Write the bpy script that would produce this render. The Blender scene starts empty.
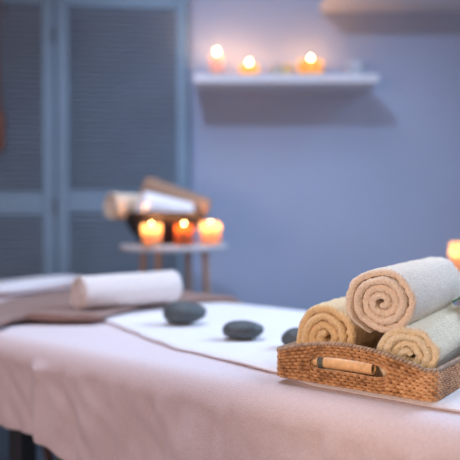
import bpy, math, random
from mathutils import Vector, Matrix, noise
random.seed(7)
PI = math.pi
C = bpy.context.scene.collection
CAM_H = 0.92
TOP = 0.634                      # top of the massage table
DX, DY = -0.7735, 0.6337        # table long direction (away from the basket, to the head end)
NX, NY = 0.6337, 0.7735         # across the table

def P(s, n, h):
    return Vector((n*NX + s*DX, n*NY + s*DY, h))
def nz(x, y=0.0, z=0.0):
    return noise.noise(Vector((x, y, z)))
def sm(a, b, x):
    t = max(0.0, min(1.0, (x-a)/(b-a))); return t*t*(3-2*t)
def lerp_pts(pts, x):
    if x <= pts[0][0]: return pts[0][1]
    for (x0, y0), (x1, y1) in zip(pts, pts[1:]):
        if x <= x1:
            t = (x-x0)/(x1-x0); t = t*t*(3-2*t)*0.5 + t*0.5
            return y0 + (y1-y0)*t
    return pts[-1][1]

# ---------------------------------------------------------------- materials
def base_mat(name):
    m = bpy.data.materials.new(name); m.use_nodes = True
    nt = m.node_tree; b = nt.nodes['Principled BSDF']
    return m, nt, b
def mat(name, col, rough=0.6, var=0.08, scale=8.0, bump=0.0, bscale=60.0, metallic=0.0, sheen=0.0, bdist=0.002, stretch=(1,1,1)):
    m, nt, b = base_mat(name)
    tc = nt.nodes.new('ShaderNodeTexCoord'); mp = nt.nodes.new('ShaderNodeMapping')
    mp.inputs['Scale'].default_value = stretch
    nt.links.new(tc.outputs['Object'], mp.inputs['Vector'])
    n = nt.nodes.new('ShaderNodeTexNoise'); n.inputs['Scale'].default_value = scale; n.inputs['Detail'].default_value = 4
    nt.links.new(mp.outputs['Vector'], n.inputs['Vector'])
    r = nt.nodes.new('ShaderNodeValToRGB')
    r.color_ramp.elements[0].position = 0.3; r.color_ramp.elements[1].position = 0.7
    r.color_ramp.elements[0].color = tuple(c*(1-var) for c in col) + (1,)
    r.color_ramp.elements[1].color = tuple(min(1, c*(1+var)) for c in col) + (1,)
    nt.links.new(n.outputs['Fac'], r.inputs['Fac']); nt.links.new(r.outputs['Color'], b.inputs['Base Color'])
    b.inputs['Roughness'].default_value = rough; b.inputs['Metallic'].default_value = metallic
    if sheen:
        b.inputs['Sheen Weight'].default_value = sheen; b.inputs['Sheen Roughness'].default_value = 0.6
    if bump:
        n2 = nt.nodes.new('ShaderNodeTexNoise'); n2.inputs['Scale'].default_value = bscale; n2.inputs['Detail'].default_value = 3
        nt.links.new(mp.outputs['Vector'], n2.inputs['Vector'])
        bp = nt.nodes.new('ShaderNodeBump'); bp.inputs['Strength'].default_value = bump; bp.inputs['Distance'].default_value = bdist
        nt.links.new(n2.outputs['Fac'], bp.inputs['Height']); nt.links.new(bp.outputs['Normal'], b.inputs['Normal'])
    return m
def emis(name, col, s):
    m, nt, b = base_mat(name)
    b.inputs['Base Color'].default_value = (0, 0, 0, 1)
    b.inputs['Emission Color'].default_value = col + (1,); b.inputs['Emission Strength'].default_value = s
    return m
def flame_mat():
    m, nt, b = base_mat('candle flame'); nt.nodes.remove(b)
    e = nt.nodes.new('ShaderNodeEmission'); e.inputs[0].default_value = (1.0, 0.62, 0.25, 1); e.inputs[1].default_value = 34.0
    t = nt.nodes.new('ShaderNodeBsdfTransparent'); a = nt.nodes.new('ShaderNodeAddShader')
    nt.links.new(e.outputs[0], a.inputs[0]); nt.links.new(t.outputs[0], a.inputs[1]); nt.links.new(a.outputs[0], nt.nodes['Material Output'].inputs['Surface'])
    return m
def translucent(name, col, gloss=0.15, mixf=0.6):
    m, nt, b = base_mat(name)
    out = nt.nodes['Material Output']
    n = nt.nodes.new('ShaderNodeTexNoise'); n.inputs['Scale'].default_value = 30
    r = nt.nodes.new('ShaderNodeValToRGB')
    r.color_ramp.elements[0].color = tuple(c*0.93 for c in col)+(1,); r.color_ramp.elements[1].color = col+(1,)
    nt.links.new(n.outputs['Fac'], r.inputs['Fac'])
    t = nt.nodes.new('ShaderNodeBsdfTranslucent'); nt.links.new(r.outputs['Color'], t.inputs['Color'])
    nt.links.new(r.outputs['Color'], b.inputs['Base Color']); b.inputs['Roughness'].default_value = 0.35
    mx = nt.nodes.new('ShaderNodeMixShader'); mx.inputs[0].default_value = mixf
    nt.links.new(b.outputs['BSDF'], mx.inputs[1]); nt.links.new(t.outputs['BSDF'], mx.inputs[2])
    nt.links.new(mx.outputs[0], out.inputs['Surface'])
    return m

TERRY = dict(rough=0.95, var=0.14, scale=300, bump=1.0, bscale=330, sheen=0.3, bdist=0.004)
M = {
 'wall':   mat('lilac wall paint', (0.40, 0.455, 0.60), 0.85, 0.02, 3, 0.15, 90),
 'floor':  mat('blue grey floor', (0.16, 0.21, 0.26), 0.5, 0.15, 3, 0.1, 20, stretch=(1, 8, 1)),
 'screen': mat('blue grey painted wood', (0.205, 0.30, 0.395), 0.55, 0.05, 6),
 'screen_slat': mat('blue grey painted slats', (0.26, 0.325, 0.40), 0.6, 0.06, 6),
 'hinge':  mat('dark steel hinge', (0.10, 0.11, 0.13), 0.4, 0.1, 20, metallic=0.8),
 'shelf':  mat('white lacquered shelf', (0.66, 0.66, 0.70), 0.45, 0.03, 5),
 'sheet':  mat('pale pink terry sheet', (0.76, 0.63, 0.64), rough=0.95, var=0.05, scale=200, bump=0.55, bscale=420, sheen=0.2, bdist=0.0025),
 'white':  mat('white terry', (0.86, 0.82, 0.84), rough=0.95, var=0.05, scale=200, bump=0.55, bscale=420, sheen=0.3, bdist=0.0025),
 'roll_w': mat('off white terry roll', (0.90, 0.78, 0.74), **TERRY),
 'peach':  mat('peach terry', (1.0, 0.76, 0.60), **TERRY),
 'apricot':mat('apricot terry', (0.95, 0.66, 0.36), **TERRY),
 'yellow': mat('pale yellow terry', (1.0, 0.79, 0.55), **TERRY),
 'runner': mat('taupe brown blanket', (0.30, 0.19, 0.16), 0.98, 0.12, 90, 0.6, 200),
 'brownt': mat('brown towel', (0.34, 0.20, 0.13), 0.95, 0.1, 60, 0.6, 200),
 'creamt': mat('cream towel', (0.70, 0.55, 0.42), 0.95, 0.1, 60, 0.6, 200),
 'stone':  mat('dark basalt', (0.075, 0.090, 0.098), 0.62, 0.25, 120, 0.35, 200, bdist=0.001),
 'cane':   None,
 'canerim': mat('greyed cane', (0.42, 0.29, 0.20), 0.5, 0.35, 150),
 'bamboo': mat('pale bamboo', (0.85, 0.54, 0.27), 0.5, 0.15, 25, 0.2, 90, stretch=(6, 1, 6)),
 'dark':   mat('dark hollow end', (0.035, 0.02, 0.015), 0.8, 0.1, 20),
 'band':   mat('grey binding', (0.16, 0.17, 0.16), 0.8, 0.2, 300),
 'black':  mat('black painted wood', (0.035, 0.035, 0.04), 0.45, 0.1, 20),
 'brownw': mat('dark brown wood', (0.11, 0.055, 0.035), 0.5, 0.2, 30),
 'olive':  mat('olive green paint', (0.17, 0.19, 0.03), 0.5, 0.1, 30),
 'vinyl':  mat('dark vinyl', (0.06, 0.06, 0.07), 0.5, 0.1, 30),
 'plate':  mat('white table lacquer', (0.62, 0.60, 0.62), 0.45, 0.03, 10),
 'lwood':  mat('light wood legs', (0.58, 0.36, 0.24), 0.5, 0.12, 20, stretch=(4, 4, 1)),
 'bowl':   mat('dark brown wood bowl', (0.018, 0.010, 0.008), 0.75, 0.3, 14, stretch=(1, 1, 6)),
 'wick':   mat('burnt wick', (0.02, 0.015, 0.01), 0.9, 0.1, 50),
 'flame':  flame_mat(),
 'wax':    translucent('ivory wax', (0.95, 0.70, 0.36), mixf=0.55),
 'waxy':   translucent('yellow wax', (0.95, 0.66, 0.22), mixf=0.55),
 'waxu':   mat('unlit honey wax', (0.80, 0.58, 0.26), 0.5, 0.05, 20),
 'waxg':   mat('unlit grey wax', (0.52, 0.47, 0.40), 0.5, 0.05, 20),
 'frost':  translucent('frosted glass', (0.96, 0.80, 0.58), mixf=0.75),
 'amber':  translucent('amber glass', (0.66, 0.30, 0.12), mixf=0.7),
 'pinkg':  translucent('rosy glass', (0.88, 0.66, 0.60), mixf=0.6),
 'jar':    translucent('pale glass', (0.75, 0.78, 0.84), mixf=0.4),
 'moss':   mat('green moss', (0.20, 0.24, 0.10), 0.9, 0.3, 80, 0.6, 120),
 'leaf':   mat('dark green leaf', (0.035, 0.13, 0.03), 0.95, 0.25, 30),
 'tan':    mat('reddish brown fabric', (0.20, 0.075, 0.045), 0.8, 0.15, 40, 0.3, 100),
}
def cane_mat():
    m, nt, b = base_mat('woven cane')
    tc = nt.nodes.new('ShaderNodeTexCoord')
    n = nt.nodes.new('ShaderNodeTexNoise'); n.inputs['Scale'].default_value = 95; n.inputs['Detail'].default_value = 3
    n3 = nt.nodes.new('ShaderNodeTexNoise'); n3.inputs['Scale'].default_value = 14
    nt.links.new(tc.outputs['Object'], n.inputs['Vector']); nt.links.new(tc.outputs['Object'], n3.inputs['Vector'])
    ad = nt.nodes.new('ShaderNodeMath'); ad.operation = 'ADD'
    nt.links.new(n.outputs['Fac'], ad.inputs[0]); nt.links.new(n3.outputs['Fac'], ad.inputs[1])
    mu = nt.nodes.new('ShaderNodeMath'); mu.operation = 'MULTIPLY'; mu.inputs[1].default_value = 0.5
    nt.links.new(ad.outputs[0], mu.inputs[0])
    r = nt.nodes.new('ShaderNodeValToRGB'); cr = r.color_ramp
    cr.elements[0].position = 0.36; cr.elements[0].color = (0.26, 0.115, 0.045, 1)
    cr.elements[1].position = 0.66; cr.elements[1].color = (0.80, 0.48, 0.24, 1)
    e = cr.elements.new(0.5); e.color = (0.56, 0.29, 0.125, 1)
    nt.links.new(mu.outputs[0], r.inputs['Fac']); nt.links.new(r.outputs['Color'], b.inputs['Base Color'])
    b.inputs['Roughness'].default_value = 0.45
    return m
M['cane'] = cane_mat()

# ---------------------------------------------------------------- mesh helpers
class MB:
    def __init__(s): s.v = []; s.f = []
    def add(s, vs, fs):
        o = len(s.v); s.v += [tuple(v) for v in vs]; s.f += [tuple(i+o for i in f) for f in fs]
    def box(s, c, d, rot=None, bev=0.0):
        x, y, z = d[0]/2, d[1]/2, d[2]/2
        if bev <= 0:
            vs = [Vector((a*x, b*y, e*z)) for e in (-1, 1) for b in (-1, 1) for a in (-1, 1)]
            fs = [(0,2,3,1), (4,5,7,6), (0,1,5,4), (2,6,7,3), (0,4,6,2), (1,3,7,5)]
        else:
            b_ = min(bev, x*.9, y*.9, z*.9); vs = []; fs = []
            loops = []
            for (zz, ins) in ((-z, b_), (-z+b_, 0), (z-b_, 0), (z, b_)):
                L = []
                for (sx, sy) in ((1, 1), (-1, 1), (-1, -1), (1, -1)):
                    X, Y = sx*(x-ins), sy*(y-ins)
                    pa = [(X, Y-sy*b_), (X-sx*b_, Y)]
                    if sx*sy < 0: pa.reverse()
                    L += pa
                loops.append(len(vs)); vs += [Vector((a, q, zz)) for a, q in L]
            for i in range(3):
                for k in range(8):
                    a, q = loops[i]+k, loops[i]+(k+1) % 8
                    fs.append((a, q, q+8, a+8))
            fs.append(tuple(range(7, -1, -1))); fs.append(tuple(range(24, 32)))
        if rot is not None: vs = [rot @ v for v in vs]
        s.add([v+Vector(c) for v in vs], fs)
    def lathe(s, prof, seg=32, c=(0, 0, 0)):
        vs = []; fs = []; n = len(prof)
        for k in range(seg):
            a = 2*PI*k/seg
            for r, z in prof: vs.append((c[0]+r*math.cos(a), c[1]+r*math.sin(a), c[2]+z))
        for k in range(seg):
            k2 = (k+1) % seg
            for i in range(n-1): fs.append((k*n+i, k2*n+i, k2*n+i+1, k*n+i+1))
        s.add(vs, fs)
    def tube(s, pts, r, seg=8, closed=False, cap=True):
        pts = [Vector(p) for p in pts]; n = len(pts); vs = []; fs = []
        up = Vector((0, 0, 1))
        for i, p in enumerate(pts):
            a = pts[(i-1) % n] if (closed or i) else p
            q = pts[(i+1) % n] if (closed or i < n-1) else p
            t = (q-a).normalized()
            if abs(t.dot(up)) > .95: u = t.cross(Vector((1, 0, 0))).normalized()
            else: u = t.cross(up).normalized()
            w = u.cross(t).normalized(); rr = r[i] if isinstance(r, (list, tuple)) else r
            for k in range(seg):
                an = 2*PI*k/seg; vs.append(p + u*math.cos(an)*rr + w*math.sin(an)*rr)
        for i in range(n if closed else n-1):
            j = (i+1) % n
            for k in range(seg):
                k2 = (k+1) % seg; fs.append((i*seg+k, j*seg+k, j*seg+k2, i*seg+k2))
        if cap and not closed:
            fs.append(tuple(range(seg))); fs.append(tuple(range((n-1)*seg+seg-1, (n-1)*seg-1, -1)))
        s.add(vs, fs)
    def build(s, name, m, parent=None, smooth=True, ang=None):
        me = bpy.data.meshes.new(name); me.from_pydata([tuple(v) for v in s.v], [], s.f)
        me.validate(); me.materials.append(m)
        if smooth:
            for p in me.polygons: p.use_smooth = True
            try: me.set_sharp_from_angle(angle=math.radians(ang or 40))
            except Exception: pass
        import bmesh
        bm = bmesh.new(); bm.from_mesh(me); bmesh.ops.recalc_face_normals(bm, faces=bm.faces); bm.to_mesh(me); bm.free()
        o = bpy.data.objects.new(name, me); C.objects.link(o)
        if parent: o.parent = parent
        return o
def tag(o, label=None, cat=None, group=None, kind=None):
    if label: o['label'] = label
    if cat: o['category'] = cat
    if group: o['group'] = group
    if kind: o['kind'] = kind
    return o
def thing(name, loc, label, cat, group=None, rz=0.0):
    o = bpy.data.objects.new(name, None); C.objects.link(o)
    o.location = loc; o.rotation_euler = (0, 0, rz); o.empty_display_size = 0.05
    return tag(o, label, cat, group)

# ---------------------------------------------------------------- the setting
WY = 3.15
b = MB(); b.box((0, WY+0.06, 1.3), (8, 0.12, 2.6)); tag(b.build('wall_back', M['wall'], smooth=False), kind='structure')
b = MB(); b.box((0, 0.6, -0.05), (8, 5.1, 0.1)); tag(b.build('floor', M['floor'], smooth=False), kind='structure')

# ---------------------------------------------------------------- folding louvred screen
scr = thing('folding_screen', (-0.771, 3.03, 0), 'tall blue-grey folding screen with louvred panels standing against the wall', 'folding screen')
def panel(ax, ay, bx, by, H=1.93, up=0.0):
    # local coordinates relative to the screen's origin
    A = Vector((ax, ay, 0)); B = Vector((bx, by, 0)); L = (B-A).length; ang = math.atan2(by-ay, bx-ax)
    R = Matrix.Rotation(ang, 3, 'Z')
    def W(x, z): return A + R @ Vector((x, 0, z))
    st = 0.055; th = 0.026
    f = MB()
    for x in (st/2, L-st/2): f.box(W(x, H/2+0.02), (st, th, H-0.04), R, 0.004)
    rails = [(0.05, 0.10), (0.970+up, 0.10), (H-0.06, 0.075)]
    for z, h in rails: f.box(W(L/2, z), (L-2*st+0.004, th-0.004, h), R, 0.004)
    pf = f.build('panel_frame', M['screen'], scr, ang=30)
    g = MB()
    for (z0, z1) in ((0.10, 0.920+up), (1.020+up, H-0.0975)):
        z = z0+0.012
        R2 = R @ Matrix.Rotation(math.radians(-62), 3, 'X')
        while z < z1-0.004:
            g.box(W(L/2, z), (L-2*st+0.006, 0.006, 0.030), R2); z += 0.0225
    g.build('louvre_slats', M['screen_slat'], pf, smooth=False)
    return pf
panel(0.0, 0.0, 0.582, 0.06)
panel(-0.545, -0.09, -0.006, 0.0, up=-0.01)
panel(-1.09, 0.0, -0.55, -0.09, up=-0.01)
for z in (0.25, 0.95, 1.7):
    for x, y in ((-0.003, -0.018), (-0.5475, -0.109)):
        h = MB(); h.lathe([(0, -0.035), (0.005, -0.035), (0.005, 0.035), (0, 0.035)], 12, (x, y, z)); h.build('hinge', M['hinge'], scr)

# ---------------------------------------------------------------- wall shelves
def shelf(x0, x1, zb, label, th=0.038):
    t = thing('wall_shelf', ((x0+x1)/2, WY-0.125, zb), label, 'shelf')
    b = MB(); b.box((0, 0.0, th/2), (x1-x0, 0.25, th), bev=0.003); b.build('board', M['shelf'], t, ang=30)
    return t
SH = 1.472                      # underside of the candle shelf
shelf(-0.155, 0.63, SH, 'white floating wall shelf holding lit candles')
shelf(0.41, 1.35, 1.842, 'white floating wall shelf cut off at the top right, higher than the candle shelf')

# ---------------------------------------------------------------- candles
def point(loc, power, col=(1.0, 0.50, 0.20), r=0.012):
    l = bpy.data.lights.new('candle_light', 'POINT'); l.energy = power*0.7; l.color = col; l.shadow_soft_size = r
    o = bpy.data.objects.new('candle_light', l); o.location = loc; C.objects.link(o); return o
def flame_parts(t, z, sc=1.0):
    w = MB(); w.tube([(0, 0, z-0.006), (0.0008, 0, z+0.004), (0.002, 0, z+0.009)], 0.0011, 6); w.build('wick', M['wick'], t)
    f = MB(); f.lathe([(0.0001, 0), (0.0035*sc, 0.002*sc), (0.0062*sc, 0.008*sc), (0.0058*sc, 0.014*sc), (0.0032*sc, 0.022*sc), (0.0001, 0.030*sc)], 16, (0, 0, z+0.004))
    f.build('flame', M['flame'], t)
def pillar(loc, r, h, label, wax='wax', lit=True, power=0.9, well=0.011, name='pillar_candle', group=None, sc=1.12, lift=0.006):
    t = thing(name, loc, label, 'candle', group)
    b = MB(); w = 0.006
    if lit: prof = [(0.0001, 0), (r-0.003, 0), (r, 0.003), (r, h-0.003), (r-0.003, h), (r-w, h-0.003), (r-w-0.002, h-well), (0.0001, h-well-0.002)]
    else: prof = [(0.0001, 0), (r-0.003, 0), (r, 0.003), (r, h-0.004), (r-0.004, h), (0.0001, h-0.003)]
    b.lathe(prof, 32); b.build('wax', M[wax], t)
    if lit:
        flame_parts(t, h-well, sc); point((loc[0], loc[1], loc[2]+h-well+lift), power)
    else:
        w_ = MB(); w_.tube([(0, 0, h-0.004), (0.001, 0, h+0.007)], 0.001, 6); w_.build('wick', M['wick'], t)
    return t
def votive(loc, r, h, label, glass='frost', wax='wax', power=0.6, fill=0.55, name='votive_candle', group=None, sc=1.0):
    t = thing(name, loc, label, 'candle', group)
    g = MB(); ri = r-0.003
    g.lathe([(0.0001, 0), (r*0.90, 0), (r*0.94, 0.004), (r*0.98, h*.5), (r, h-0.001), (r-0.0015, h), (ri, h-0.001), (r*0.98-0.003, h*.5), (r*0.92-0.003, 0.006), (0.0001, 0.006)], 32)
    g.build('glass_cup', M[glass], t)
    w = MB(); rr = r*0.90-0.003
    w.lathe([(0.0001, 0.0065), (rr*.92, 0.0065), (rr, h*fill-0.002), (rr-0.002, h*fill), (0.0001, h*fill-0.002)], 28); w.build('wax', M[wax], t)
    flame_parts(t, h*fill, sc); point((loc[0], loc[1], loc[2]+h*fill+0.012), power)
    return t
ST = SH+0.038; CY = 3.03
def cx(px, y=CY): return (px-230)/680*y
pillar((cx(217), CY, ST), 0.027, 0.112, 'tallest lit candle, slim and rosy, at the left end of the white shelf', 'pinkg', power=1.0, well=0.010)
pillar((cx(249), CY, ST), 0.044, 0.062, 'short lit yellow candle on the white shelf, second from its left end', 'waxy', power=1.0)
pillar((cx(275.5), CY-0.005, ST), 0.026, 0.062, 'unlit grey candle on the shelf, touching the unlit honey one', 'waxg', lit=False)
pillar((cx(285.5)+0.006, CY+0.01, ST), 0.030, 0.066, 'unlit honey coloured candle on the shelf between two lit ones', 'waxu', lit=False)
pillar((cx(310), CY, ST), 0.055, 0.080, 'widest lit yellow candle on the white shelf', 'waxy', power=1.1)
t = thing('glass_jar', (cx(354), CY, ST), 'small pale glass jar with green moss at the right end of the shelf', 'jar')
g = MB(); g.lathe([(0.0001, 0), (0.034, 0), (0.037, 0.004), (0.037, 0.070), (0.033, 0.076), (0.031, 0.076), (0.034, 0.068), (0.034, 0.006), (0.0001, 0.005)], 28); g.build('glass', M['jar'], t)
g = MB(); g.lathe([(0.0001, 0.0055), (0.033, 0.0065), (0.033, 0.045), (0.022, 0.066), (0.008, 0.082), (0.0001, 0.084)], 20)
g.v = [(x*(1+.12*nz(x*60, y*60, z*60)), y*(1+.12*nz(y*60, z*60, 3)), z) for x, y, z in g.v]; g.build('moss', M['moss'], t)

# ---------------------------------------------------------------- rolled towel
def roll(name, loc, ang, L, R, pitch, m, label, cat='towel', group=None, sq=1.0, seed=0, tilt=0.0, start=0.0, wob=0.06, r0=0.006, stag=0.004, mesh_only=False, nlen=22, amp=0.0012):
    """spiral of folded terry; local +Y is the roll's axis, front end at y=0, origin on the axis"""
    turns = (R-r0)/pitch; N = int(turns*44); t = pitch*0.485
    # closed loop in the (axis, thickness) plane
    loop = []
    e = t
    for i in range(nlen+1): loop.append((e+(L-2*e)*i/nlen, t, 0))
    for a in (45, 0, -45): loop.append((L-e+e*math.cos(math.radians(a)), t*math.sin(math.radians(a)), 1))
    for i in range(nlen+1): loop.append((L-e-(L-2*e)*i/nlen, -t, 0))
    for a in (225, 180, 135): loop.append((e+e*math.cos(math.radians(a)), t*math.sin(math.radians(a)), -1))
    n = len(loop); vs = []; fs = []
    for k in range(N+1):
        u = k/N; th = u*turns*2*PI
        rr = r0 + pitch*u*turns
        fade = min(1.0, (N-k)/8.0, k/5.0+0.3)
        shift = stag*nz(th*0.55, seed*3.1) + 0.0025*math.sin(th*0.5+seed)
        a = start - (turns*2*PI - th)
        for (y, d, w) in loop:
            wobble = 1 + wob*nz(math.cos(a)*1.6+seed, math.sin(a)*1.6, u*turns*0.35) * (0.4+0.6*u) + 0.02*nz(y*14, math.cos(a)*1.5+seed, math.sin(a)*1.5)
            q = rr*wobble + d*fade
            yy = y + shift*(1 if w <= 0 and y < L/2 else -0.6)*(1 if (y < L*.15 or y > L*.85) else 0.5)
            x = q*math.cos(a); z = q*math.sin(a)*sq
            nn = amp*nz(x*220, yy*220, z*220+seed)
            vs.append((x+nn*math.cos(a), yy+nn*.7, z+nn*math.sin(a)))
    for k in range(N):
        for i in range(n):
            j = (i+1) % n; fs.append((k*n+i, k*n+j, (k+1)*n+j, (k+1)*n+i))
    fs.append(tuple(range(n))); fs.append(tuple(range(N*n+n-1, N*n-1, -1)))
    b = MB(); b.add(vs, fs)
    o = b.build(name, m, ang=80)
    o.location = loc; o.rotation_euler = (tilt, 0, ang)
    return tag(o, label, cat, group)

# ---------------------------------------------------------------- round side table, bowl, candles
TY = 2.62; TX = -0.216; TH = 0.80
def side_table(loc, r, h, label, rz=0.0, leg=M['lwood']):
    t = thing('side_table', loc, label, 'side table', rz=rz)
    b = MB(); b.lathe([(0.0001, h-0.020), (r-0.006, h-0.020), (r, h-0.014), (r, h-0.004), (r-0.004, h), (0.0001, h)], 64); b.build('table_top', M['plate'], t)
    for k in range(4):
        a = PI/4 + k*PI/2 + 0.1
        q = MB(); q.tube([(0.62*r*math.cos(a), 0.62*r*math.sin(a), h-0.018), (0.82*r*math.cos(a), 0.82*r*math.sin(a), 0)], [0.013, 0.010], 14)
        q.build('leg', leg, t)
    s_ = MB()
    for k in (0, 1):
        a = PI/4 + k*PI/2 + 0.1; rr = 0.71*r
        s_.box((0, 0, h*0.45 + k*0.012), (2*rr, 0.018, 0.012), Matrix.Rotation(a, 3, 'Z'))
    s_.build('cross_brace', leg, t, smooth=False)
    return t
side_table((TX, TY, 0), 0.208, TH, 'round white side table with light wooden legs carrying the dark bowl', rz=0.32)
bx, by = -0.262, TY+0.03
t = thing('bowl', (bx, by, TH), 'dark brown wooden bowl filled with rolled towels on the round table', 'bowl')
g = MB(); g.lathe([(0.0001, 0), (0.075, 0), (0.085, 0.006), (0.125, 0.05), (0.152, 0.100), (0.158, 0.122), (0.152, 0.124), (0.145, 0.102), (0.118, 0.055), (0.08, 0.014), (0.0001, 0.010)], 56)
g.build('shell', M['bowl'], t)
def Rr(loc, ang, tilt, L, R, m, label, seed, nm='rolled_towel'):
    return roll(nm, loc, ang, L, R, 0.012, m, label, group=None, seed=seed, tilt=tilt, nlen=8)
# cream roll leaning out over the left rim, its end facing the camera's left
Rr((-0.448, 2.565, TH+0.150), -PI/2+0.75, math.radians(-3), 0.17, 0.050, M['creamt'], 'cream rolled towel poking out of the left side of the dark bowl', 1)
Rr((-0.345, 2.71, TH+0.215), -PI/2-0.05, math.radians(-20), 0.27, 0.058, M['brownt'], 'brown rolled towel, topmost and furthest back in the dark bowl', 2)
Rr((-0.335, 2.55, TH+0.155), -PI/2+0.40, math.radians(-13), 0.20, 0.052, M['white'], 'white rolled towel slanting across the front of the dark bowl', 3)
votive((cx(151.5, 2.455), 2.455, TH), 0.037, 0.080, 'lit frosted candle at the left front of the round side table', 'frost', 'wax', 1.5, 0.62, sc=1.1)
votive((cx(184, 2.47), 2.475, TH), 0.035, 0.078, 'lit dark amber glass candle between the two pale ones, before the bowl', 'amber', 'wax', 0.6, 0.64, sc=1.1)
votive((cx(210.5, 2.55), 2.55, TH), 0.038, 0.086, 'lit frosted candle at the right rim of the round side table', 'frost', 'wax', 1.5, 0.64, sc=1.1)

# candle at the right edge behind the towels, on its own small table
side_table((cx(463, 2.5)+0.03, 2.5, 0), 0.18, 0.70, 'round white side table behind the massage table at the right edge', rz=0.1)
votive((cx(463, 2.45), 2.45, 0.70), 0.046, 0.115, 'lit frosted candle at the right edge, behind the stacked towels', 'frost', 'wax', 0.35, 0.55)

# ---------------------------------------------------------------- massage table, sheet
S0, S1, N0, N1 = 0.10, 2.43, 0.862, 1.625
mt = thing('massage_table', P((S0+S1)/2, (N0+N1)/2, 0), 'massage table on dark legs under the pale pink terry sheet', 'massage table', rz=math.atan2(DY, DX))
HL, HW = (S1-S0)/2, (N1-N0)/2
b = MB(); b.box((0, 0, TOP-0.049), (2*HL-0.05, 2*HW-0.05, 0.070), bev=0.02); b.build('cushion', M['vinyl'], mt, ang=30)
b = MB(); b.box((0, 0, TOP-0.104), (2*HL-0.10, 2*HW-0.10, 0.04), bev=0.004); b.build('frame', M['black'], mt, ang=30)
# local x runs along s, local y = -n direction or +n depending on handedness
def toloc(s, n):
    v = P(s, n, 0) - P((S0+S1)/2, (N0+N1)/2, 0)
    a = -math.atan2(DY, DX); return (v.x*math.cos(a)-v.y*math.sin(a), v.x*math.sin(a)+v.y*math.cos(a))
for (s_, n_) in ((1.506, 1.0), (1.506, 1.52), (0.50, 1.0), (0.50, 1.52)):
    x, y = toloc(s_, n_); q = MB(); q.box((x, y, (TOP-0.124)/2), (0.052, 0.052, TOP-0.124), bev=0.004); lg = q.build('leg', M['black'], mt, ang=30)
def strut(p, q_, r, m, label):
    def L(v):
        w = Vector(v) - Vector(mt.location); a = -math.atan2(DY, DX)
        return (w.x*math.cos(a)-w.y*math.sin(a), w.x*math.sin(a)+w.y*math.cos(a), v[2])
    u = MB(); u.tube([L(p), L(q_)], r, 12); o = u.build('brace', m, mt); o['label'] = label
strut((-0.590, 1.9, 0.53), (-0.448, 1.9, 0.0), 0.011, M['brownw'], 'slanting dark brown brace')
strut((-0.592, 2.0, 0.53), (-0.45, 2.0, 0.0), 0.010, M['olive'], 'slanting olive green brace')

HEM = [(0.1, .36), (0.8, .36), (0.95, .305), (1.05, .262), (1.13, .222), (1.21, .196), (1.38, .198), (1.6, .225), (2.43, .26)]
RC = 0.05; RE = 0.044
def perimeter(n_s=420):
    pts = []
    a0, a1, b0, b1 = S0+RC, S1-RC, N0+RC, N1-RC
    def seg(p, q, k):
        for i in range(k): t = i/k; pts.append((p[0]+(q[0]-p[0])*t, p[1]+(q[1]-p[1])*t))
    nrm = []
    def S(p, q, nv, k):
        for i in range(k): t = i/k; pts.append((p[0]+(q[0]-p[0])*t, p[1]+(q[1]-p[1])*t)); nrm.append(nv)
    def A(c, d0, k):
        for i in range(k):
            an = math.radians(d0 + 90*i/k); nv = (math.cos(an), math.sin(an)); pts.append((c[0]+RC*nv[0], c[1]+RC*nv[1])); nrm.append(nv)
    S((a0, N0), (a1, N0), (0, -1), 300); A((a1, b0), -90, 14)
    S((S1, b0), (S1, b1), (1, 0), 80); A((a1, b1), 0, 14)
    S((a1, N1), (a0, N1), (0, 1), 200); A((a0, b1), 90, 14)
    S((S0, b1), (S0, b0), (-1, 0), 80); A((a0, b0), 180, 14)
    return pts, nrm
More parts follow.
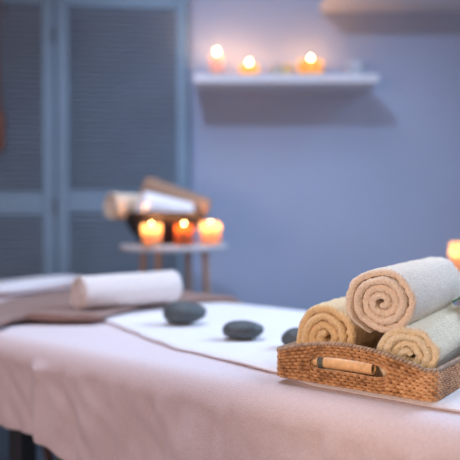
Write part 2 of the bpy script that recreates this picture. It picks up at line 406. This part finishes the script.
def sheet():
    pts, nrm = perimeter(); n = len(pts); vs = []; rings = []
    medN = (N0+N1)/2
    def ring(fn):
        rings.append(len(vs))
        for i in range(n): vs.append(fn(i))
    def top(k):
        def f(i):
            p, v = pts[i], nrm[i]
            e = (p[0]-v[0]*RE, p[1]-v[1]*RE)
            c = (min(max(e[0], S0+HW), S1-HW), medN)
            s_, n_ = c[0]+(e[0]-c[0])*k, c[1]+(e[1]-c[1])*k
            h = TOP + 0.0012*nz(s_*6, n_*6) + (0.0)
            return P(s_, n_, h)
        return f
    for k in (0.0, .15, .3, .45, .6, .7, .8, .87, .93, .97, 1.0): ring(top(k))
    for a in (20, 40, 60, 80):
        ar = math.radians(a)
        def f(i, ar=ar):
            p, v = pts[i], nrm[i]; o = -RE + RE*math.sin(ar)
            s_, n_ = p[0]+v[0]*o, p[1]+v[1]*o
            return P(s_, n_, TOP-RE+RE*math.cos(ar)+0.001*nz(s_*6, n_*6))
        ring(f)
    K = 44
    for j in range(K+1):
        u = j/K
        def f(i, u=u):
            p, v = pts[i], nrm[i]
            D = lerp_pts(HEM, p[0]) if p[1] < medN else 0.30
            if abs(v[0]) > .5: D = 0.27
            d = RE + (D-RE)*u
            g = sm(0.02, 0.20, d)
            fold = 0
            q = p[0] if abs(v[1]) > .5 else p[1]+5
            fold += 0.018*g*nz(q*7.0, d*1.2, 1) + 0.013*g*nz(q*17.0+d*3, d*2.0, 5) + 0.0050*sm(.0,.06,d)*nz(q*40, d*12, 9)
            fold += 0.006*sm(0, .08, d)*nz((q+d)*22, (q-d)*9, 19)
            if p[1] < medN:     # vertical pleat of gathered sheet
                sc_ = 1.235 - 0.10*d
                fold += 0.011*sm(0.012, .05, d)*math.exp(-((p[0]-sc_)/0.020)**2)
                fold -= 0.006*sm(0.02, .07, d)*math.exp(-((p[0]-sc_-0.040)/0.018)**2)
                fold += 0.006*sm(0.02, .10, d)*nz(p[0]*30+d*2, d*2.2, 31)
            fold += 0.004*g
            s_, n_ = p[0]+v[0]*(fold), p[1]+v[1]*(fold)
            return P(s_, n_, TOP-d)
        ring(f)
    fs = []
    for a, c in zip(rings, rings[1:]):
        for i in range(n):
            j = (i+1) % n; fs.append((a+i, a+j, c+j, c+i))
    b = MB(); b.add(vs, fs)
    o = b.build('terry_sheet', M['sheet'], ang=80)
    md = o.modifiers.new('thick', 'SOLIDIFY'); md.thickness = 0.005; md.offset = 1
    return tag(o, 'pale pink terry sheet draped over the massage table and hanging down its side', 'sheet')
sheet()

def wrap(nv, off, n0=N0, n1=N1):
    """unrolled position across the table -> (n, height); cloth lies off above the sheet"""
    r = RE+off; L = r*PI/2
    a0, a1 = n0+RE, n1-RE
    if nv < a0:
        d = a0-nv
        if d < L: an = d/r; return a0-r*math.sin(an), TOP-RE+r*math.cos(an)
        return a0-r, TOP-RE-(d-L)
    if nv > a1:
        d = nv-a1
        if d < L: an = d/r; return a1+r*math.sin(an), TOP-RE+r*math.cos(an)
        return a1+r, TOP-RE-(d-L)
    return nv, TOP+off
def cloth(name, f, nu, nv, thick, m):
    vs = []; fs = []
    for i in range(nu+1):
        for j in range(nv+1): vs.append(f(i/nu, j/nv))
    w = nv+1
    for i in range(nu):
        for j in range(nv): fs.append((i*w+j, i*w+j+1, (i+1)*w+j+1, (i+1)*w+j))
    b = MB(); b.add(vs, fs); o = b.build(name, m, ang=80)
    return o

# white towel laid along the table, over the far edge: closed slab with rounded edge
EDGE = [(0.12, .94), (0.35, .931), (0.58, .924), (0.68, .960), (0.83, .985), (0.95, .998), (1.05, 1.03), (1.2, 1.085), (1.33, 1.135), (1.45, 1.16)]
def slab(name, sfun, a, c, nu, nv, th, m, base=0.006, ripple=0.0, label='', cat='', far=0):
    """slab of folded cloth: sfun(u, v) -> (s, unrolled n); top and bottom surface joined by a rounded rim"""
    rows = []
    ins = [(-1, 0.5), (0.3, 0.9), (1, 1.0)]
    vs = []; fs = []
    def pt(u, v, k, side):
        s_, nn = sfun(u, v)
        hh = base + th*k + ripple*max(0, nz(s_*9, nn*9, 3)+.4)*(1 if k > .4 else 0.0)
        n_, h = wrap(nn, hh)
        return P(s_, n_, h)
    # grid in (u,v) with border shrink giving a rounded rim
    us = [0, .004, .012] + [0.012+(1-0.024)*i/nu for i in range(1, nu)] + [1-.012, 1-.004, 1]
    vv = [0, .004, .012] + [0.012+(1-0.024)*i/nv for i in range(1, nv)] + [1-.012, 1-.004, 1]
    def kf(i, n):
        d = min(i, n-1-i); return (0.5, 0.86, 1.0)[min(d, 2)]
    nU, nV = len(us), len(vv)
    for side in (1, 0):
        for i, u in enumerate(us):
            for j, v in enumerate(vv):
                e = min(kf(i, nU), kf(j, nV)); k = e if side else 1-e
                vs.append(pt(u, v, k, side))
    for side in (0, 1):
        o = side*nU*nV
        for i in range(nU-1):
            for j in range(nV-1):
                q = (o+i*nV+j, o+i*nV+j+1, o+(i+1)*nV+j+1, o+(i+1)*nV+j)
                fs.append(q if side == 0 else q[::-1])
    off = nU*nV
    brd = [(i, 0) for i in range(nU)] + [(nU-1, j) for j in range(1, nV)] + [(i, nV-1) for i in range(nU-2, -1, -1)] + [(0, j) for j in range(nV-2, 0, -1)]
    for a_, b_ in zip(brd, brd[1:]+brd[:1]):
        p, q = a_[0]*nV+a_[1], b_[0]*nV+b_[1]; fs.append((p, q, q+off, p+off))
    b = MB(); b.add(vs, fs); o = b.build(name, m, ang=80)
    return tag(o, label, cat)
def tf(u, v):
    s_ = 0.12 + (1.46-0.12)*u
    e = lerp_pts(EDGE, s_) + 0.004*nz(s_*14, 2)
    return s_ + 0.006*nz(v*5, 7), e + (N1+0.16-e)*v
TW = 0.008
slab('flat_towel', tf, 0, 0, 110, 60, TW, M['white'], ripple=0.0012, label='white towel spread flat along the massage table under the dark stones', cat='towel')

RR = [(0.70, 1.47), (.90, 1.435), (.95, 1.47), (.99, 1.475), (1.06, 1.37), (1.10, 1.325), (1.19, 1.36), (1.37, 1.40), (1.50, 1.36), (1.62, 1.29), (1.75, 1.26), (1.85, 1.26)]
RL = [(0.70, 1.78), (1.1, 1.745), (1.30, 1.80), (1.53, 1.93), (1.85, 1.93)]
def rf(u, v):
    nn = 0.72 + (1.80-0.72)*v
    a = lerp_pts(RR, nn); c = lerp_pts(RL, nn)
    return a + (c-a)*u, nn
slab('brown_blanket', rf, 0, 0, 50, 90, 0.014, M['runner'], base=0.006+TW+0.003, ripple=0.010, label='folded taupe brown blanket lying across the massage table under the rolled towel', cat='blanket')

# low white pillow at the head end
pc = P(2.20, 1.40, TOP+0.006)
vs = []; fs = []; NU, NV = 40, 32
for side in (1, -1):
    for i in range(NU+1):
        for j in range(NV+1):
            x, y = i/NU*2-1, j/NV*2-1
            e = max(0.0, (1-x**6)*(1-y**6))**0.5
            hh = 0.030*e*(0.8+0.2*(1-x*x)*(1-y*y))*side + 0.030 + 0.002*nz(x*4, y*4, side)*e
            k = 1-0.03*(1-abs(x))*0 
            v = Vector(P(2.135+x*0.165*k, 1.42+y*0.195*k, TOP+0.006+hh*(0.68+0.15*y-0.25*x))) - pc
            vs.append(v)
w = NV+1; off = (NU+1)*w
for sd in (0, 1):
    for i in range(NU):
        for j in range(NV):
            q = (sd*off+i*w+j, sd*off+i*w+j+1, sd*off+(i+1)*w+j+1, sd*off+(i+1)*w+j); fs.append(q if sd == 0 else q[::-1])
brd = [(i, 0) for i in range(NU+1)] + [(NU, j) for j in range(1, NV+1)] + [(i, NV) for i in range(NU-1, -1, -1)] + [(0, j) for j in range(NV-1, 0, -1)]
for a_, b_ in zip(brd, brd[1:]+brd[:1]):
    p, q = a_[0]*w+a_[1], b_[0]*w+b_[1]; fs.append((p, q, q+off, p+off))
b = MB(); b.add(vs, fs); o = b.build('pillow', M['white'], ang=80); o.location = pc
tag(o, 'low white pillow at the far head end of the massage table, beyond the brown blanket', 'pillow')

# rolled white towel on the blanket
rt = roll('rolled_towel', (-0.394, 1.765, TOP+0.076), -math.atan2(0.233, 0.184), 0.30, 0.0445, 0.009, M['roll_w'],
     'off-white rolled towel lying on the brown blanket', seed=4, start=-PI/2, stag=0.002, nlen=24)

# ---------------------------------------------------------------- stones
def stone(loc, a, b_, c, rz, label, seed):
    vs = []; fs = []; U, V = 40, 22
    for j in range(V+1):
        ph = -PI/2 + PI*j/V
        for i in range(U):
            th = 2*PI*i/U
            x, y, z = math.cos(ph)*math.cos(th), math.cos(ph)*math.sin(th), math.sin(ph)
            k = 1 + 0.10*nz(x*1.1+seed, y*1.1, z*1.1)
            x2 = math.copysign(abs(x)**0.92, x); z2 = math.copysign(abs(z)**0.9, z)
            vs.append((x2*a*k, y*b_*k, z2*c*k*(1-0.10*x)+c*0.97))
    for j in range(V):
        for i in range(U):
            i2 = (i+1) % U; fs.append((j*U+i, j*U+i2, (j+1)*U+i2, (j+1)*U+i))
    b = MB(); b.add(vs, fs); o = b.build('massage_stone', M['stone'], ang=80); o.location = loc; o.rotation_euler = (0, 0, rz)
    return tag(o, label, 'stone', None)
TT = TOP+0.006+TW
stone((-0.112, 1.655, TT+0.003), 0.054, 0.042, 0.0270, -0.15, 'largest dark grey massage stone, next to the rolled towel and blanket', 1)
stone((0.028, 1.46, TT+0.0015), 0.0445, 0.034, 0.0195, -0.05, 'flat oval dark grey massage stone, the middle one of three', 4)
stone((0.140, 1.37, TT+0.0015), 0.036, 0.030, 0.0195, 0.5, 'dark grey massage stone partly hidden behind the wicker tray', 8)

# ---------------------------------------------------------------- wicker tray
TL, TD = 0.268, 0.30
A0 = Vector((0.2895, 0.966, 0)); A1 = Vector((0.078, 1.122, 0))
td = (A1-A0).normalized(); tn = Vector((td.y, -td.x, 0)); 
if tn.y < 0: tn = -tn
ctr = (A0+A1)/2
TZ = TT+0.001
tray_a = math.atan2(-td.y, -td.x)       # local +x towards the right corner, local +y to the back
tray = thing('wicker_tray', (ctr.x, ctr.y, TZ), 'brown woven wicker tray with handle slot holding three rolled towels', 'tray', rz=tray_a)
h0 = 0.043; RCO = 0.014; rows_lo, rows_hi = 5, 4
def tray_path(step=0.0013):
    pts = []
    w, d, r = TL/2, TD, RCO
    def line(p, q):
        L = math.hypot(q[0]-p[0], q[1]-p[1]); k = max(2, int(L/step))
        for i in range(k): t_ = i/k; pts.append((p[0]+(q[0]-p[0])*t_, p[1]+(q[1]-p[1])*t_))
    def arc(c, d0):
        k = int(r*PI/2/step)
        for i in range(k):
            an = math.radians(d0+90*i/k); pts.append((c[0]+r*math.cos(an), c[1]+r*math.sin(an)))
    line((-w+r, 0), (w-r, 0)); arc((w-r, r), -90); line((w, r), (w, d-r)); arc((w-r, d-r), 0)
    line((w-r, d), (-w+r, d)); arc((-w+r, d-r), 90); line((-w, d-r), (-w, r)); arc((-w+r, r), 180)
    return pts
tp = tray_path(); NP = len(tp)
acc = [0.0]
for i in range(NP):
    a_, c_ = tp[i], tp[(i+1) % NP]; acc.append(acc[-1]+math.hypot(c_[0]-a_[0], c_[1]-a_[1]))
PER = acc[-1]; NST = int(PER/0.0058)//2*2+1; 
def hgt(x, y):
    endw = (1-sm(0.0, 0.03, min(y, TD-y)))
    return h0 + 0.022*endw*max(0.0, math.cos(min(1, abs(x+0.004)/0.122)*PI/2))**0.85
def slot(x, y):
    endw = 1 if (y < 0.02 or y > TD-0.02) else 0
    q = abs(x+0.004)/0.066
    return 0.0225*endw*(max(0.0, 1-q**5))**0.5 if q < 1 else 0.0
tb = MB()
for k in range(rows_lo+rows_hi):
    pts = []; rad = []
    for i in range(NP):
        x, y = tp[i]; p0, p1 = tp[(i-1) % NP], tp[(i+1) % NP]
        tx, ty = p1[0]-p0[0], p1[1]-p0[1]; l = math.hypot(tx, ty); ox, oy = ty/l, -tx/l
        H = hgt(x, y); o_ = slot(x, y); pit = (H-o_)/(rows_lo+rows_hi)
        z = (k+0.5)*pit + (o_ if k >= rows_lo else 0)
        ph = acc[i]/PER*NST*PI + k*PI
        d_ = 0.0019*math.sin(ph)
        pts.append((x+ox*d_, y+oy*d_, z+0.0004*math.cos(ph*1.0))); rad.append(pit*0.47)
    tb.tube(pts, rad, 6, closed=True)
# stakes
for j in range(NST):
    target = PER*(j+0.0)/NST; i = 0
    lo, hi = 0, NP
    while hi-lo > 1:
        mid = (lo+hi)//2
        if acc[mid] <= target: lo = mid
        else: hi = mid
    x, y = tp[lo]; H = hgt(x, y); o_ = slot(x, y); pit = (H-o_)/9
    if o_ > 0.004:
        tb.tube([(x, y, 0), (x, y, rows_lo*pit)], 0.0013, 5); tb.tube([(x, y, rows_lo*pit+o_), (x, y, H)], 0.0013, 5)
    else: tb.tube([(x, y, 0), (x, y, H)], 0.0013, 5)
tb.build('woven_wall', M['cane'], tray, ang=80)
# braided rim and slot binding
rb = MB()
for ph0 in (0, PI):
    pts = []
    for i in range(NP):
        x, y = tp[i]; p0, p1 = tp[(i-1) % NP], tp[(i+1) % NP]
        tx, ty = p1[0]-p0[0], p1[1]-p0[1]; l = math.hypot(tx, ty); ox, oy = ty/l, -tx/l
        ph = acc[i]/PER*NST*PI*0.5 // 0.0001 * 0.0001 if False else acc[i]/PER*(NST//2)*2*PI + ph0
        pts.append((x+ox*0.0021*math.cos(ph), y+oy*0.0021*math.cos(ph), hgt(x, y)+0.0012+0.0021*math.sin(ph)))
    rb.tube(pts, 0.0021, 6, closed=True)
rb.build('rim', M['canerim'], tray, ang=80)
for yy in (0.0, TD):
    q = MB(); up = []; dn = []
    for i in range(61):
        x = -0.004 + 0.0655*(i/30-1); y = yy
        H = hgt(x, y); o_ = slot(x, y); pit = (H-o_)/9
        dn.append((x, yy, rows_lo*pit)); up.append((x, yy, rows_lo*pit+o_))
    q.tube(dn + up[::-1], 0.0015, 6, closed=True)
    q.build('handle_binding', M['cane'], tray, ang=80)
bb = MB()
ni = int((TL-0.006)/0.0055)
for i in range(ni):
    x = -TL/2+0.005 + i*0.0055+0.001
    pts = [(x, 0.004+(TD-0.008)*j/60, 0.0035+0.0010*math.sin(j*PI*0.5+i*PI)) for j in range(61)]
    bb.tube(pts, 0.0026, 5)
bb.build('base', M['cane'], tray, ang=80)

# bamboo massage stick lying inside, seen through the slot
def T(x, y, z):
    v = Matrix.Rotation(tray_a, 3, 'Z') @ Vector((x, y, z)); return Vector((ctr.x+v.x, ctr.y+v.y, TZ+z))
bl = T(-0.03, 0.022, 0.0245+0.010)
st = thing('bamboo_stick', T(-0.014, 0.0155, 0.0325), 'pale bamboo massage stick with grey binding seen through the tray handle slot', 'massage stick', rz=tray_a)
q = MB(); rS = 0.0100; pts = []; rd = []
for i in range(31):
    x = -0.056+0.104*i/30; pts.append((x, 0, 0)); rd.append(rS*(1+0.05*math.exp(-((x+0.012)/0.002)**2)+0.05*math.exp(-((x-0.022)/0.002)**2)))
q.tube(pts, rd, 20, cap=False)
q.tube([(0.048, 0, 0), (0.0481, 0, 0)], [rS, rS*0.7], 20, cap=False)
q.tube([(0.0481, 0, 0), (0.040, 0, 0)], rS*0.7, 20, cap=False)
q.tube([(-0.056, 0, 0), (-0.0565, 0, 0)], [rS, rS*0.85], 20)
q.build('cane_body', M['bamboo'], st)
q = MB(); q.tube([(0.041, 0, 0), (0.0415, 0, 0)], rS*0.7, 20); q.build('hollow', M['dark'], st)['label'] = 'dark hollow end'
q = MB()
for k in range(5): 
    x = -0.044+k*0.0019
    q.tube([(x, rS*1.03*math.cos(a*PI/12), rS*1.03*math.sin(a*PI/12)) for a in range(24)], 0.0012, 6, closed=True)
q.build('binding', M['band'], st)

# three rolled towels in the tray
AX = -math.radians(30)
roll('rolled_towel', (0.155, 1.115, TZ+0.066), AX, 0.29, 0.0555, 0.0135, M['apricot'], 'apricot rolled towel at the left of the wicker tray', seed=11, start=-0.4, stag=0.006, wob=0.16, sq=1.02, nlen=40, amp=0.0028, r0=0.004)
roll('rolled_towel', (0.2665, 1.020, TZ+0.055), AX-0.04, 0.30, 0.053, 0.0128, M['yellow'], 'pale yellow rolled towel at the right of the wicker tray', seed=23, start=-0.9, stag=0.006, wob=0.16, sq=0.88, nlen=40, amp=0.0028, r0=0.004)
roll('rolled_towel', (0.232, 1.042, TZ+0.133), AX-0.02, 0.33, 0.0545, 0.0125, M['peach'], 'peach rolled towel lying on top of the two others', seed=35, start=-1.9, stag=0.006, wob=0.07, sq=0.95, nlen=44, amp=0.0028, r0=0.004)

# leaf behind the towels
lf = thing('leaf_sprig', (0.405, 1.20, TT+0.118), 'dark green leaf tucked behind the stacked towels at the right edge', 'leaf', rz=-0.65)
def leaf(base, dirn, L, W, m, parent):
    vs = []; fs = []; d = Vector(dirn).normalized(); side = d.cross(Vector((0, 0, 1))).normalized(); up = side.cross(d)
    for i in range(21):
        t_ = i/20; w_ = W*math.sin(PI*t_**0.8)*(1-t_*0.15)
        c = Vector(base)+d*L*t_ - up*0.10*L*t_*t_
        for k in range(-4, 5):
            q_ = k/4; vs.append(c+side*w_*q_+up*(0.25*w_*abs(q_)+0.0006*math.sin(i*2.2)*abs(q_)))
    for i in range(20):
        for k in range(8): fs.append((i*9+k, i*9+k+1, (i+1)*9+k+1, (i+1)*9+k))
    b = MB(); b.add(vs, fs); o = b.build('leaf_blade', m, parent, ang=80)
    md = o.modifiers.new('thick', 'SOLIDIFY'); md.thickness = 0.0008
for dr, L in (((0.25, 1, 0.25), 0.16), ((0.9, .7, 0.15), 0.13), ((0.95, .1, 0.1), 0.10)):
    leaf((0, 0.02, 0.004), dr, L, 0.022, M['leaf'], lf)
q = MB(); q.tube([(-0.0, -0.03, 0.0), (0.0, 0.0, 0.003), (0, 0.025, 0.005)], 0.0018, 8); q.build('stem', M['leaf'], lf)

# garment end hanging at the left edge of the picture from a wall peg of the screen
hg = thing('hanging_strap', (-0.995, 2.95, 1.19), 'reddish brown strap hanging over the louvred screen at the left edge', 'strap')
q = MB()
q.tube([(0.0, 0.0, 0.0), (0.004, -0.004, 0.03), (0.003, 0, 0.14), (0.0, 0, 0.19), (-0.010, 0, 0.5), (0.0, 0.01, 0.735), (0.0, 0.025, 0.755), (0, 0.07, 0.755), (0, 0.088, 0.73), (0, 0.088, 0.60)], [0.012, 0.017, 0.017, 0.006, 0.004, 0.005, 0.007, 0.007, 0.007, 0.007], 12)
q.build('band', M['tan'], hg)

for o in list(bpy.data.objects):
    lb, ct = o.get('label', ''), o.get('category')
    if ct == 'stone': o['group'] = 'massage stones on the massage table'
    elif ct == 'shelf': o['group'] = 'white wall shelves'
    elif ct == 'side table': o['group'] = 'round white side tables'
    elif ct == 'candle' and 'shelf' in lb: o['group'] = 'candles on the white shelf'
    elif ct == 'candle' and ('round side table' in lb or 'bowl' in lb): o['group'] = 'candles around the dark bowl'
    elif ct == 'towel' and 'dark bowl' in lb: o['group'] = 'rolled towels in the dark bowl'
    elif ct == 'towel' and ('tray' in lb or 'two others' in lb): o['group'] = 'rolled towels in the wicker tray'
# ---------------------------------------------------------------- lights
def area(name, loc, target, size, power, col, spread=180):
    l = bpy.data.lights.new(name, 'AREA'); l.shape = 'RECTANGLE'; l.size, l.size_y = size; l.energy = power; l.color = col
    o = bpy.data.objects.new(name, l); o.location = loc
    o.rotation_euler = (Vector(target)-Vector(loc)).to_track_quat('-Z', 'Y').to_euler(); C.objects.link(o); l.spread = math.radians(spread); return o
area('window_light', (1.9, 2.0, 2.1), (0.1, 1.4, 0.65), (1.1, 1.1), 27, (0.50, 0.70, 1.0), 115)
area('ceiling_light', (-0.3, 1.7, 2.55), (-0.2, 1.6, 0.6), (1.4, 1.0), 19, (0.70, 0.80, 1.0), 130)
area('warm_room_light', (-1.6, -0.7, 1.0), (0.1, 1.3, 0.6), (0.8, 0.8), 23, (1.0, 0.68, 0.60))
l = bpy.data.lights.new('warm_towel_fill', 'SPOT'); l.energy = 60; l.color = (1.0, 0.74, 0.50); l.spot_size = math.radians(20); l.spot_blend = 1.0; l.shadow_soft_size = 0.08  # added narrow fill with no real source, brightens the tray towel ends
o = bpy.data.objects.new('warm_towel_fill', l); o.location = (-0.55, -0.75, 1.25); o.rotation_euler = (Vector((0.27, 1.05, 0.745))-o.location).to_track_quat('-Z', 'Y').to_euler(); C.objects.link(o)
l = bpy.data.lights.new('wall_spot', 'SPOT'); l.energy = 84; l.color = (0.50, 0.67, 1.0); l.spot_size = math.radians(62); l.spot_blend = 0.9; l.shadow_soft_size = 0.06
o = bpy.data.objects.new('wall_spot', l); o.location = (-0.45, 1.0, 2.65); o.rotation_euler = (Vector((0.35, 3.15, 1.35))-o.location).to_track_quat('-Z', 'Y').to_euler(); C.objects.link(o)

w = bpy.data.worlds.new('room_ambient'); bpy.context.scene.world = w; w.use_nodes = True
w.node_tree.nodes['Background'].inputs[0].default_value = (0.52, 0.46, 0.52, 1); w.node_tree.nodes['Background'].inputs[1].default_value = 0.20

# ---------------------------------------------------------------- camera
cam = bpy.data.cameras.new('camera'); co = bpy.data.objects.new('camera', cam); C.objects.link(co)
co.location = (0, 0, CAM_H); co.rotation_euler = (PI/2-math.atan(17/680), 0, 0)
cam.sensor_width = 36; cam.lens = 680/460*36; cam.clip_start = 0.02
cam.dof.use_dof = True; cam.dof.focus_distance = 1.06; cam.dof.aperture_fstop = 2.2
bpy.context.scene.camera = co
vs_ = bpy.context.scene.view_settings
vs_.view_transform = 'Standard'; vs_.look = 'None'; vs_.exposure = 0.07; vs_.gamma = 1.0; vs_.use_curve_mapping = False
